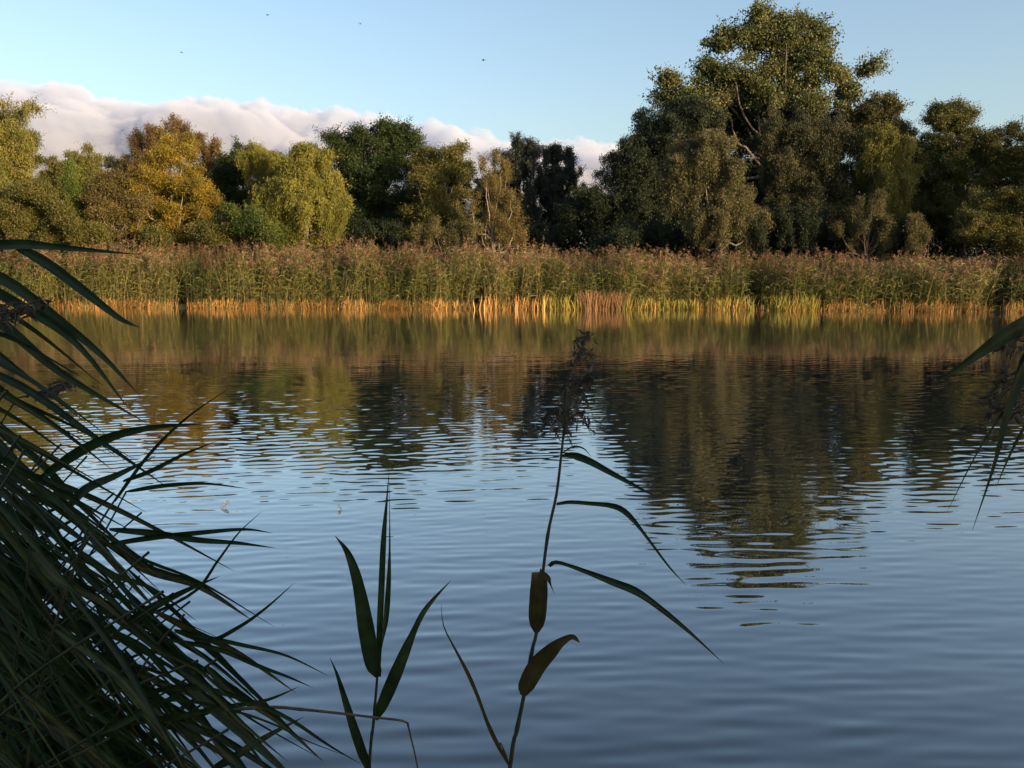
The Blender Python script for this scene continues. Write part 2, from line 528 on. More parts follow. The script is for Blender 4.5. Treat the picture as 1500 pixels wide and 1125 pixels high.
    G.build("trunk", bark, root, smooth=True)
    mesh_obj(crown_name, V, Fq, mat, root, tint)
    return root

# foliage materials (linear base colours)
LM = {
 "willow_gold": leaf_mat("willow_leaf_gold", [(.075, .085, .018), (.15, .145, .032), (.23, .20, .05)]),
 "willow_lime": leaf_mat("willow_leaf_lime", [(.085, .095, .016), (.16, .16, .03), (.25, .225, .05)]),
 "green": leaf_mat("leaf_green", [(.025, .05, .010), (.06, .085, .018), (.11, .125, .025)]),
 "yellow": leaf_mat("leaf_autumn_yellow", [(.085, .08, .012), (.19, .145, .02), (.32, .225, .03)]),
 "brown": leaf_mat("leaf_brown", [(.06, .045, .022), (.13, .088, .038), (.20, .14, .05)]),
 "rust": leaf_mat("leaf_rust", [(.06, .05, .018), (.12, .095, .032), (.18, .145, .045)]),
 "olive": leaf_mat("leaf_olive", [(.045, .052, .014), (.095, .095, .024), (.15, .13, .035)]),
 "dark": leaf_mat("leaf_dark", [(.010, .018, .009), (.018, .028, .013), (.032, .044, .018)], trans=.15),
 "blue": leaf_mat("leaf_blue_dark", [(.012, .020, .017), (.024, .034, .028), (.045, .056, .038)], trans=.15),
 "oak": leaf_mat("leaf_oak", [(.010, .024, .008), (.022, .042, .012), (.055, .07, .018)], trans=.2),
 "grey": leaf_mat("willow_leaf_grey", [(.035, .042, .02), (.085, .082, .034), (.15, .13, .05)]),
 "poplar": leaf_mat("poplar_leaf", [(.028, .045, .014), (.075, .085, .026), (.17, .155, .06)], rough=.55, spec=.2),
 "poplar_high": leaf_mat("poplar_leaf_olive", [(.05, .065, .024), (.10, .115, .042), (.18, .175, .08)], rough=.55, spec=.2),
 "grey_dark": leaf_mat("willow_leaf_deep", [(.022, .03, .015), (.05, .055, .025), (.10, .09, .038)]),
 "spring": leaf_mat("leaf_fresh", [(.045, .075, .014), (.08, .12, .02), (.13, .16, .03)]),
}
GT = "trees on the far bank"
def T(*a, **k):
    k.setdefault("group", GT)
    return make_tree(*a, **k)

# --- left third
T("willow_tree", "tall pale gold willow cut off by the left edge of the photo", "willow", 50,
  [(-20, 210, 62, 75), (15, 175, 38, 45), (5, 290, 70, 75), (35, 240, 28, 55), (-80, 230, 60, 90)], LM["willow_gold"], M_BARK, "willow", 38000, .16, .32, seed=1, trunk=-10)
T("broadleaf_shrub", "dark green and yellow bush at the foot of the tall left willow", "bush", 46.8,
  [(20, 320, 50, 48), (72, 325, 38, 42), (-30, 310, 40, 60), (50, 285, 30, 25)], LM["olive"], M_BARK, "broad", 22000, .13, seed=2, group="bushes behind the reeds")
T("willow_tree", "slim pale willow with a rounded top right of the tall left willow", "willow", 52,
  [(128, 235, 20, 30), (125, 285, 30, 45), (135, 320, 32, 40)], LM["willow_gold"], M_BARK, "willow", 16000, .14, .34, seed=3)
T("willow_tree", "small thin pale tree half hidden between two willows at left", "willow", 51,
  [(78, 250, 17, 28), (80, 300, 28, 40), (100, 245, 14, 22)], LM["olive"], M_BARK, "willow", 14000, .14, .36, seed=4)
T("poplar_sapling", "narrow bright green sapling like a column among the left trees", "sapling", 48,
  [(107, 268, 9, 26), (112, 305, 13, 35), (120, 335, 17, 25)], LM["spring"], M_BARK, "feather", 9000, .12, .5, seed=5, clump=.35)
T("broadleaf_tree", "small bluish dark tree showing far behind between left trees", "tree", 66,
  [(165, 240, 17, 18), (185, 255, 22, 30), (160, 290, 35, 40)], LM["blue"], M_BARK_DARK, "broad", 14000, .15, seed=6)
T("brown_shrub", "brownish leaning shrub in front of the slim pale willow", "bush", 47.5,
  [(150, 305, 26, 42), (175, 320, 30, 38), (160, 275, 18, 25), (195, 300, 20, 40)], LM["rust"], M_BARK_GREY, "broad", 20000, .12, seed=7, group="bushes behind the reeds")
T("birch_tree", "purple brown thin topped tree rising behind the golden birch", "birch", 54,
  [(255, 212, 36, 26), (225, 225, 38, 28), (295, 228, 34, 26), (262, 195, 20, 14), (312, 235, 18, 30), (205, 240, 22, 28)], LM["brown"], M_BARK, "feather", 17000, .12, .5, seed=8, trunk=270)
T("birch_tree", "golden yellow birch with a white forked trunk", "birch", 48.5,
  [(250, 240, 42, 40), (228, 280, 45, 42), (280, 285, 38, 45), (248, 325, 60, 38), (265, 215, 24, 20), (215, 330, 26, 30)], LM["yellow"], M_BARK_PALE, "broad", 30000, .12, seed=9, trunk=253, limb=.9, density=.85)
T("broadleaf_shrub", "yellow green shrub under the golden birch on its right", "bush", 46.6,
  [(330, 335, 30, 30), (300, 345, 24, 22), (355, 340, 24, 24), (225, 352, 22, 18)], LM["olive"], M_BARK, "broad", 16000, .12, seed=10, group="bushes behind the reeds")
T("broadleaf_tree", "dark green tree filling the gap between golden birch and lime willow", "tree", 53,
  [(355, 240, 28, 32), (345, 290, 36, 48), (385, 235, 22, 26), (330, 265, 22, 35), (390, 300, 30, 45)], LM["oak"], M_BARK_DARK, "broad", 26000, .14, seed=11)
T("willow_tree", "light green willow top standing between dark tree and lime willow", "willow", 50,
  [(393, 235, 24, 26), (405, 265, 28, 34), (372, 228, 16, 18), (390, 310, 20, 40)], LM["willow_lime"], M_BARK, "willow", 14000, .14, .3, seed=12)
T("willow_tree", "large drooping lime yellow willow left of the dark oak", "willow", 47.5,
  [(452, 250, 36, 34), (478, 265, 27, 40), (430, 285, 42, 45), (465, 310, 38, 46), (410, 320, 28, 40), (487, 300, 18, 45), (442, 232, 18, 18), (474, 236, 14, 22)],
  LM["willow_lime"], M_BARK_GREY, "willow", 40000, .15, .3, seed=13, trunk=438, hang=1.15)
# --- centre
T("oak_tree", "large dark green oak with gaps of sky, behind the lime willow", "oak", 53,
  [(560, 215, 46, 38), (508, 222, 36, 32), (500, 265, 34, 40), (490, 320, 30, 44), (600, 228, 30, 32), (545, 270, 50, 48), (490, 208, 20, 16), (585, 290, 38, 50), (520, 310, 40, 48), (583, 195, 24, 18), (545, 198, 24, 20)],
  LM["oak"], M_BARK_DARK, "broad", 36000, .15, seed=14, clump=.65, density=1.05, trunk=548, limb=1.2)
T("broadleaf_tree", "olive and brown rounded tree right of the dark oak", "tree", 50,
  [(648, 232, 34, 28), (640, 275, 42, 45), (675, 262, 26, 34), (632, 325, 38, 36), (660, 320, 36, 34), (622, 235, 18, 26)], LM["olive"], M_BARK, "broad", 30000, .13, seed=15, trunk=650)
T("willow_shrub", "low grey green willow shrub in front of the olive tree", "bush", 46.5,
  [(650, 345, 26, 20), (680, 350, 22, 16), (622, 352, 18, 14)], LM["grey"], M_BARK_GREY, "feather", 9000, .12, .35, seed=16, clump=.4, group="bushes behind the reeds")
T("birch_tree", "sparse dying tree with bare pale branches and thin brown leaves", "birch", 47,
  [(728, 270, 22, 32), (742, 320, 26, 38), (718, 240, 14, 20), (715, 300, 24, 44), (750, 350, 22, 18), (700, 345, 18, 20)], LM["rust"], M_BARK_PALE, "feather", 9000, .10, .5, seed=17, trunk=718, limb=.85, clump=.4, limbs_n=26)
T("poplar_tree", "dark blue green poplar with pointed tops behind the sparse tree", "poplar", 57,
  [(760, 235, 22, 26), (770, 275, 34, 44), (745, 260, 22, 34), (775, 325, 40, 40), (785, 222, 15, 18)], LM["blue"], M_BARK_DARK, "feather", 22000, .15, .5, seed=18)
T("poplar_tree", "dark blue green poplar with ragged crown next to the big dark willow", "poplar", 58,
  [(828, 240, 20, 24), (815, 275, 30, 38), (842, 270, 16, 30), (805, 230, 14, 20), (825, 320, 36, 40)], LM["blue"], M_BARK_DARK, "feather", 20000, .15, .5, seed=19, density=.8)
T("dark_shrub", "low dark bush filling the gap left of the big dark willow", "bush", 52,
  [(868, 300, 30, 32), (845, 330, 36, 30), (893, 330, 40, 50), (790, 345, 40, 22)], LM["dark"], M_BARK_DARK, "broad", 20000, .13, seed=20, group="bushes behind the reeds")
# --- right group
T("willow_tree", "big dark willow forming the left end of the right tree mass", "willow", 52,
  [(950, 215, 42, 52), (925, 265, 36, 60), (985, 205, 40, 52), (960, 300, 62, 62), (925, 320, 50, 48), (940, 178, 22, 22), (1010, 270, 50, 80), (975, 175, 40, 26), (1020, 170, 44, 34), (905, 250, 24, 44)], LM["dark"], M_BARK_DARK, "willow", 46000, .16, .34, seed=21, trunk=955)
T("poplar_tree", "giant open poplar with pale limbs, the tallest tree of all", "poplar", 54,
  [(1130, 50, 50, 38), (1062, 62, 42, 36), (1165, 70, 46, 40), (1085, 110, 60, 36), (1178, 110, 50, 36), (1232, 112, 42, 30), (1045, 112, 40, 28), (992, 125, 30, 20), (1115, 25, 36, 20), (1165, 30, 28, 18),
   (1140, 150, 80, 26), (985, 148, 26, 18), (1262, 100, 20, 14), (1240, 150, 36, 24), (1040, 160, 50, 30)],
  LM["poplar_high"], M_BARK_GREY, "broad", 24000, .2, .8, seed=22, trunk=1150, limb=.9, clump=.85, density=.6, limbs_n=24, lobes=(14, .16, .42), deep=.6, sprigs=5.0)
T("poplar_tree", "pale leaved poplar top showing right of and below the giant poplar", "poplar", 53,
  [(1290, 158, 28, 24), (1305, 195, 30, 30), (1270, 175, 24, 26), (1300, 240, 40, 50)], LM["grey"], M_BARK_GREY, "broad", 16000, .15, .7, seed=23)
T("willow_tree", "rounded golden willow bush standing forward of the dark willow", "willow", 45,
  [(1035, 225, 38, 34), (1010, 255, 34, 36), (1060, 270, 40, 48), (1085, 310, 30, 38), (1045, 320, 48, 40), (995, 235, 22, 20), (1040, 205, 18, 14), (1000, 285, 20, 30)], LM["grey"], M_BARK_GREY, "willow", 36000, .14, .34, seed=24, trunk=1045)
T("willow_tree", "wide grey green willow under the giant poplar, centre of the right mass", "willow", 50,
  [(1150, 195, 42, 40), (1200, 200, 48, 42), (1165, 245, 50, 42), (1225, 250, 58, 60), (1180, 310, 80, 50), (1130, 250, 26, 30), (1250, 310, 60, 50)], LM["grey_dark"], M_BARK_DARK, "willow", 52000, .15, .34, seed=25, trunk=1190)
T("willow_tree", "willow with a golden lit crown right of the wide grey green willow", "willow", 48.5,
  [(1300, 225, 34, 38), (1275, 215, 30, 34), (1315, 245, 22, 28), (1290, 275, 44, 44)], LM["willow_gold"], M_BARK_GREY, "willow", 24000, .14, .34, seed=26)
T("broadleaf_tree", "dark tree with a ragged pointed crown near the right side", "tree", 51,
  [(1392, 190, 36, 36), (1350, 215, 30, 34), (1405, 170, 22, 20), (1385, 245, 46, 46), (1340, 270, 40, 60), (1400, 310, 56, 55), (1375, 175, 20, 20)], LM["poplar"], M_BARK_DARK, "broad", 38000, .14, seed=27, trunk=1390)
T("broadleaf_tree", "dark round topped tree cut off by the right edge", "tree", 50,
  [(1470, 215, 34, 36), (1510, 225, 36, 34), (1480, 260, 46, 44), (1530, 270, 50, 60), (1450, 240, 26, 30)], LM["olive"], M_BARK_DARK, "broad", 26000, .14, seed=28, trunk=1490)
T("willow_shrub", "leafy olive and brown shrub at the right edge behind the reeds", "bush", 42.5,
  [(1460, 305, 44, 36), (1500, 300, 40, 38), (1425, 335, 34, 34), (1480, 345, 50, 34), (1540, 320, 40, 50)], LM["olive"], M_BARK, "broad", 28000, .12, .5, seed=29, group="bushes behind the reeds")
T("willow_sapling", "grey green sapling with two upright sprays below the golden crown", "sapling", 44,
  [(1262, 320, 15, 30), (1285, 310, 14, 26), (1250, 345, 24, 26), (1290, 345, 24, 26)], LM["grey"], M_BARK, "feather", 9000, .12, .4, seed=30, clump=.4)
T("willow_sapling", "small pointed sapling standing alone left of the right edge shrub", "sapling", 43,
  [(1345, 340, 11, 22), (1340, 358, 17, 20), (1352, 355, 12, 20)], LM["grey"], M_BARK, "feather", 5000, .11, .4, seed=31, clump=.35)
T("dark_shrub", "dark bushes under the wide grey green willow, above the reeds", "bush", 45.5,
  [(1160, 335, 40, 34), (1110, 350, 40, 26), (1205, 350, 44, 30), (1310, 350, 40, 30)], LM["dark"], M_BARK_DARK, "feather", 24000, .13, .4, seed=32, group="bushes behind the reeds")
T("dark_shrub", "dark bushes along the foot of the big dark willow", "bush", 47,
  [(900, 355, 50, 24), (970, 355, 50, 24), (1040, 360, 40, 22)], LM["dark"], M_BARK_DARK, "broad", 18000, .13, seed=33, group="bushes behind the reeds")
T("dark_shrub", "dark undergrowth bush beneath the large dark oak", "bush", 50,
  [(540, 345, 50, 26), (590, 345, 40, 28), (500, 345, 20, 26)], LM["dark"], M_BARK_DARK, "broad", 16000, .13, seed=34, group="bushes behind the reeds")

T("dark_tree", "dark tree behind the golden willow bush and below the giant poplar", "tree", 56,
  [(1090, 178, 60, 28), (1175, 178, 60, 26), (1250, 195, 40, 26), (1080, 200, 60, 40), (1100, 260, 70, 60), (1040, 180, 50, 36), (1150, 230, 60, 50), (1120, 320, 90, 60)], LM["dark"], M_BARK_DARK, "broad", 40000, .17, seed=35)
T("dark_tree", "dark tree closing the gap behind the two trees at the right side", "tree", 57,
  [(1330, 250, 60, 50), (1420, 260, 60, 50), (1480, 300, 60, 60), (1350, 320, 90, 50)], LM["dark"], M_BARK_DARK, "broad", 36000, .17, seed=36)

T("dark_tree", "low dark green tree behind the golden birch, filling its gaps", "tree", 58,
  [(200, 290, 50, 45), (300, 280, 50, 50), (250, 320, 70, 40), (140, 310, 50, 40)], LM["oak"], M_BARK_DARK, "broad", 22000, .17, seed=37)
T("dark_tree", "low dark tree behind the gap between oak and blue green poplars", "tree", 62,
  [(690, 285, 50, 40), (640, 310, 50, 40), (740, 310, 50, 40), (560, 320, 60, 36)], LM["blue"], M_BARK_DARK, "broad", 22000, .17, seed=38)
T("broadleaf_shrub", "leafy green shrub between golden birch and lime willow, above the reeds", "bush", 46,
  [(372, 330, 24, 24), (395, 345, 24, 18), (350, 320, 18, 22)], LM["green"], M_BARK, "broad", 10000, .13, seed=39, group="bushes behind the reeds")
T("broadleaf_shrub", "yellow green shrub between the tall left willow's bush and the brown shrub", "bush", 46.4,
  [(112, 335, 26, 28), (90, 315, 20, 24), (135, 345, 24, 20)], LM["olive"], M_BARK, "broad", 10000, .12, seed=40, group="bushes behind the reeds")

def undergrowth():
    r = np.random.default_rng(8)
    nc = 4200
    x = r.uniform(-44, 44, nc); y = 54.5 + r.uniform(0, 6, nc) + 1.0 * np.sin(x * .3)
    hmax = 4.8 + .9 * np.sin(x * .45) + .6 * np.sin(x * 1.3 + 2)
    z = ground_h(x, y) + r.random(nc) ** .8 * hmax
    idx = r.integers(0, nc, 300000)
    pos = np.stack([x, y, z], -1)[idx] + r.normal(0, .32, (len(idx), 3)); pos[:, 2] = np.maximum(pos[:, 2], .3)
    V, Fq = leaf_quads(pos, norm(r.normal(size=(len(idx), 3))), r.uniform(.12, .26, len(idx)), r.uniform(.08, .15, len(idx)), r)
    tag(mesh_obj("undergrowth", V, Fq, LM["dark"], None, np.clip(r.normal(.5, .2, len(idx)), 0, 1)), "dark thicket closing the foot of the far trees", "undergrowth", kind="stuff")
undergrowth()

# trees that stand outside the picture and shade the near bank and the right end of the far bank
def off_tree(x, y, h, rad, label, seed, mat="oak", n=9000, size=.35):
    blobs = []
    u = 750 + x / y * F if y > 1 else None
    r = np.random.default_rng(seed)
    bz = float(ground_h(np.array(float(x)), np.array(float(y))))
    root = empty("broadleaf_tree", (x, y, bz)); tag(root, label, "tree", "trees beside the picture")
    C = norm(r.normal(size=(160, 3))) * (r.random((160, 1)) ** .4) * np.array([rad, rad, h * .46]) + np.array([x, y, bz + h * .54])
    idx = r.integers(0, 160, n)
    pos = C[idx] + r.normal(0, .55, (n, 3)); pos[:, 2] = np.maximum(pos[:, 2], bz + .3)
    V, Fq = leaf_quads(pos, norm(r.normal(size=(n, 3))), np.full(n, size), np.full(n, size * .6), r)
    mesh_obj("crown", V, Fq, LM[mat], root, r.random(n))
    G = Geo(); G.add(*tube(spline([(x, y, bz - .3), (x + .2, y, bz + h * .4), (x, y, bz + h * .85)], 10), np.linspace(.28, .05, 10), 8))
    for j in range(14):
        e = C[j]; a = np.array((x, y, bz + h * r.uniform(.2, .6)))
        G.add(*tube(spline([a, (a + e) / 2 + (0, 0, -.3), e], 6), np.linspace(.09, .02, 6), 5))
    G.build("trunk", M_BARK, root, smooth=True)
off_tree(5.4, -4.4, 9.5, 3.6, "oak on the near bank outside the photo, closest to the viewer", 51)
off_tree(8.6, -2.4, 9.0, 3.2, "oak on the near bank outside the photo, beyond the closest one", 52)
off_tree(9.2, -8.0, 10.0, 3.5, "oak on the near bank outside the photo, behind the closest one", 53)
off_tree(30.5, 41.5, 11.0, 3.6, "tree beyond the right edge continuing the far bank trees", 54)
off_tree(34.5, 40.0, 11.5, 3.6, "second tree beyond the right edge on the far bank", 55)
off_tree(37.0, 45.0, 12.5, 4.0, "third tree beyond the right edge, standing behind the other two", 56)

# ------------------------------------------------------------------ far reed bed
M_R_STEM = leaf_mat("reed_stem_straw", [(.24, .095, .028), (.46, .215, .055), (.62, .33, .10)], trans=.15)
M_R_LEAF = leaf_mat("reed_leaf_green", [(.07, .085, .024), (.145, .155, .045), (.26, .23, .08)], trans=.3)
M_R_PLUME = leaf_mat("reed_plume_brown", [(.10, .055, .034), (.22, .13, .08), (.36, .25, .15)], trans=.25)
M_R_YEL = leaf_mat("iris_leaf", [(.11, .13, .02), (.22, .21, .03), (.42, .30, .06)], trans=.35)

def sm_noise(x, seed, scale):
    r = np.random.default_rng(seed); s = np.zeros_like(x)
    for k in range(7):
        s += np.sin(x * scale * r.uniform(.4, 2.2) + r.random() * 6.28) / 7 ** .5
    return s

GAPS = [(268, 16, .97), (700, 22, .9), (752, 12, .9), (865, 9, .6), (940, 8, .5), (1100, 20, .97), (1192, 9, .6), (1300, 12, .5), (1462, 16, .9)]
def reed_bed(name, label, n, xlo, xhi, dlo, dhi, hfun, seed, mats, leafn=7, stem_only=0.0, bare=.18, plume_p=.85, origin=None, kind="stuff", cat="reeds", tshift=0.0, leafL=(.35, .62), leafW=.032, stemw=.016, hvar=1.0):
    r = np.random.default_rng(seed)
    x = r.uniform(xlo, xhi, n); d = dlo + (dhi - dlo) * r.random(n) ** 1.15
    y = shore(x) + d
    uu = 750 + x / y * F
    thin = np.zeros(n)
    for g_, w_, a_ in GAPS: thin = np.maximum(thin, a_ * np.exp(-((uu - g_) / w_) ** 2))
    thin = np.maximum(thin, .35 * (sm_noise(x, 91, 3.1) > 1.1))
    keep = (r.random(n) > thin) | (d > 2.4)
    x, y, d = x[keep], y[keep], d[keep]
    z = np.maximum(ground_h(x, y), -.15)
    h = hfun(x, d) * (r.uniform(.74, 1.10, len(x)) + .16 * (r.random(len(x)) < .07) * hvar) + hvar * (.15 * sm_noise(x, seed + 1, 1.3) + .20 * sm_noise(x + .3 * y, seed + 9, 5.0))
    tnt = np.clip(.46 + .22 * sm_noise(x, seed + 2, .9) + r.normal(0, .14, len(x)) + tshift, 0, 1)
    lean = r.normal(0, .10, (len(x), 2)) + np.array([.06, 0]) + np.stack([.12 * sm_noise(x + .5 * y, seed + 4, 2.2), 0 * x], -1)
    S = 5
    t = np.linspace(0, 1, S)
    def at(tt):   # tt (n,)
        return np.stack([x + lean[:, 0] * h * tt ** 1.8, y + lean[:, 1] * h * tt ** 1.8, z + h * tt * (1 - .03 * tt)], -1)
    G = Geo()
    Pts = np.stack([at(np.full(len(x), q)) for q in t], 1)
    yaw = r.normal(0, .7, len(x))
    side = np.stack([np.cos(yaw), np.sin(yaw), np.zeros(len(x))], -1)
    W = np.repeat((stemw * r.uniform(.8, 1.3, len(x)))[:, None], S, 1) * np.linspace(1.15, .5, S)
    V, Fq = ribbons(Pts, W, side)
    G.add(V, Fq, np.repeat(tnt, S - 1), 0)
    for k in range(leafn):
        tt = bare + (0.93 - bare) * ((k + r.random(len(x))) / leafn)
        b = at(tt)
        a = r.random(len(x)) * 6.283
        a = np.where(r.random(len(x)) < .45, r.normal(0, .6, len(x)), a)       # breeze combs some of them to the right
        L = r.uniform(*leafL, len(x)) * (1 - .3 * tt)
        rise = r.uniform(.15, .75, len(x)); drop = r.uniform(-.2, .85, len(x))
        hd = np.stack([np.cos(a), np.sin(a), np.zeros(len(x))], -1)
        up = np.array([0, 0, 1.0])
        p1 = b + hd * (L * .38)[:, None] + up * (L * .38 * rise * 1.6)[:, None]
        p2 = b + hd * (L * .75)[:, None] + up * (L * (.5 * rise * 1.6 - .15 * drop))[:, None]
        p3 = b + hd * (L * 1.0)[:, None] + up * (L * (.45 * rise * 1.5 - .75 * drop))[:, None]
        Pl = np.stack([b, p1, p2, p3], 1)
        sd = norm(np.stack([-np.sin(a), np.cos(a), r.normal(0, .8, len(x))], -1))
        Wl = leafW * r.uniform(.7, 1.3, len(x))[:, None] * np.array([.5, 1.0, .7, .05])
        V, Fq = ribbons(Pl, Wl, sd)
        G.add(V, Fq, np.repeat(np.clip(tnt + r.normal(0, .12, len(x)), 0, 1), 3), 1)
    pm = r.random(len(x)) < plume_p * np.clip(.75 + .5 * sm_noise(x + y, seed + 7, 1.6), .15, 1)
    if pm.any():
        tip = at(np.ones(len(x)))[pm]; m = len(tip)
        for k in range(9):
            a = r.normal(0, 1.4, m); q = r.random(m)
            b = tip + np.array([0, 0, 1.0]) * (q * .24 - .08)[:, None]
            hd = np.stack([np.cos(a), np.sin(a), np.zeros(m)], -1)
            L = r.uniform(.08, .19, m) * (1.2 - q * .7)
            p1 = b + hd * (L * .5)[:, None] + np.array([0, 0, 1.0]) * (L * .55)[:, None]
            p2 = b + hd * (L * 1.0)[:, None] + np.array([0, 0, 1.0]) * (L * r.uniform(-.1, .7, m))[:, None]
            V, Fq = ribbons(np.stack([b, p1, p2], 1), np.repeat(r.uniform(.018, .04, m)[:, None], 3, 1) * np.array([.5, 1, .4]), norm(np.stack([-np.sin(a), np.cos(a), r.normal(0, 1, m)], -1)))
            G.add(V, Fq, np.repeat(np.clip(tnt[pm] + r.normal(0, .15, m), 0, 1), 2), 2)
    o = G.build(name, mats, origin=origin)
    tag(o, label, cat, kind=kind)
    return o

def h_main(x, d):
    base = np.interp(x, [-40, -25, -10, 0, 6, 12, 25], [2.75, 2.65, 2.45, 2.30, 2.10, 1.90, 1.80])
    return base * (0.80 + .20 * np.clip(d / 1.6, 0, 1)) + .03 * d
M_R_GSTEM = leaf_mat("reed_stem_green", [(.10, .10, .035), (.18, .15, .055), (.32, .22, .09)], trans=.15)
SM = [M_R_STEM, M_R_LEAF, M_R_PLUME]
reed_bed("reed_bed", "dense belt of green reeds with brown plumes along the whole far bank", 15500, -40, 27, .25, 6.0, h_main, 61, [M_R_GSTEM, M_R_LEAF, M_R_PLUME], leafn=10, bare=.16, stemw=.012, leafW=.038)
reed_bed("reed_stems", "orange dry reed stalks standing bare in the water at the foot of the reed belt", 9000, -40, 27, -.3, .5,
         lambda x, d: (.36 + .10 * np.clip(sm_noise(x, 5, 2.6), -1, 1)) * np.random.default_rng(3).choice([.45, .8, 1.0, 1.35], len(x)) + 0 * d, 62, SM, leafn=2, bare=.3, plume_p=0, leafL=(.15, .35), leafW=.02, tshift=.05, hvar=.25)

# ------------------------------------------------------------------ marginal plants on the far waterline
def far_clump(name, label, cat, u0, u1, n, h, mat, seed, group=None, spread=.25, width=.035, stemmy=False, dd=(-.35, .1)):
    r = np.random.default_rng(seed)
    xm = ((u0 + u1) / 2 - 750) / F * 41
    ym = float(shore(xm)); org = (xm, ym, -.05)
    x = ((r.uniform(u0, u1, n)) - 750) / F * 41
    y = shore(x) + r.uniform(*dd, n)
    hh = h * r.uniform(.55, 1.1, n)
    a = r.normal(0, spread, (n, 2)); bend = r.normal(0, spread * .8, (n, 2))
    Pts = []
    for q in (0, .4, .75, 1.0):
        Pts.append(np.stack([x + a[:, 0] * hh * q + bend[:, 0] * hh * q ** 3, y + a[:, 1] * hh * q * .6, -.1 + (hh + .1) * q * (1 - .15 * q * np.abs(bend[:, 0]))], -1))
    Pts = np.stack(Pts, 1)
    yaw = r.normal(0, .6, n)
    V, Fq = ribbons(Pts, width * r.uniform(.7, 1.3, n)[:, None] * np.array([1, .95, .7, .08]), np.stack([np.cos(yaw), np.sin(yaw), 0 * yaw], -1))
    G = Geo(); G.add(V, Fq, np.repeat(r.random(n), 3))
    return tag(G.build(name, mat, origin=org), label, cat, group)
M_SEDGE = leaf_mat("sedge_rust", [(.14, .075, .035), (.24, .125, .055), (.34, .19, .08)], trans=.2)
M_STRAW = leaf_mat("straw_orange", [(.30, .14, .04), (.48, .26, .07), (.60, .38, .13)], trans=.2)
gi = "yellow green iris clumps at the waterline"
far_clump("iris_clump", "yellow green iris leaves left of the rusty sedge patch", "iris", 792, 856, 110, .72, M_R_YEL, 71, gi)
far_clump("iris_clump", "yellow green iris leaves just right of the rusty sedge patch", "iris", 905, 990, 100, .62, M_R_YEL, 72, gi)
far_clump("iris_clump", "short yellow green iris leaves midway along the right reeds", "iris", 985, 1060, 70, .55, M_R_YEL, 73, gi)
far_clump("iris_clump", "bright fan of iris leaves left of the dark gap in the reeds", "iris", 1050, 1096, 60, .75, M_R_YEL, 74, gi)
far_clump("iris_clump", "tall bright iris leaves right of the dark gap in the reeds", "iris", 1115, 1175, 90, .85, M_R_YEL, 75, gi)
far_clump("sedge_patch", "rusty red brown sedge patch growing at the waterline", "sedge", 848, 918, 330, .9, M_SEDGE, 76, None, .14, .022)
gs = "orange straw tufts at the waterline"
far_clump("straw_tuft", "leaning orange straw tuft left of the tallest straw tufts", "straw", 636, 680, 30, .5, M_STRAW, 77, gs, .4)
far_clump("straw_tuft", "tall upright orange straw tuft below the sparse dying tree", "straw", 692, 730, 26, .75, M_STRAW, 78, gs, .14, dd=(-.5, 0))
far_clump("straw_tuft", "tall orange straw tuft left of the yellow green iris", "straw", 752, 800, 36, .75, M_STRAW, 79, gs, .12, dd=(-.5, 0))
far_clump("straw_tuft", "low orange straw tuft between iris clumps near the dark gap", "straw", 1045, 1095, 40, .6, M_STRAW, 80, gs, .2)

# ------------------------------------------------------------------ near reeds
def blade(name, pts, width, mat, parent, side=None, fold=.18, nseg=22, prof=None, tint=.5, twist=0.0, tipb=.82):
    """long tapering leaf through 3-D points, slightly folded along its midrib"""
    c = spline(pts, nseg)
    t = np.linspace(0, 1, nseg)
    if prof is None:
        w = np.interp(t, [0, .06, .22, .45, .75, .93, 1], [.35, .75, 1, .9, .5, .18, .02])
    else:
        w = np.interp(t, np.linspace(0, 1, len(prof)), prof)
    w = w * width
    tg = norm(np.gradient(c, axis=0))
    view = norm(c - np.array([0, 0, CAM_Z + .5]))
    if side is None:
        side = np.array([0.0, 1.0, 0.25])
    nrm = norm(side - (tg @ side)[:, None] * tg)
    sd = np.cross(tg, nrm)
    if twist:
        th = twist * t
        sd, nrm = sd * np.cos(th)[:, None] + nrm * np.sin(th)[:, None], nrm * np.cos(th)[:, None] - sd * np.sin(th)[:, None]
    up = nrm * (w * fold)[:, None]
    rows_ = [c - sd * (w * .5)[:, None] - up, c - sd * (w * .25)[:, None] - up * .35, c, c + sd * (w * .25)[:, None] - up * .35, c + sd * (w * .5)[:, None] - up]
    V = np.stack(rows_, 1).reshape(-1, 3)
    i = (np.arange(nseg - 1)[:, None] * 5 + np.arange(4)[None, :]).reshape(-1)
    Fq = np.stack([i, i + 1, i + 6, i + 5], -1)
    row = np.arange(nseg - 1) / (nseg - 1)
    col_t = np.array([-.05, .10, .02, -.12])
    tn = tint + col_t[None, :] + .9 * np.clip((row - tipb) / (1 - tipb), 0, 1)[:, None] ** 1.5
    return mesh_obj(name, V, Fq, mat, parent, np.clip(tn, 0, 1).ravel(), smooth=True)

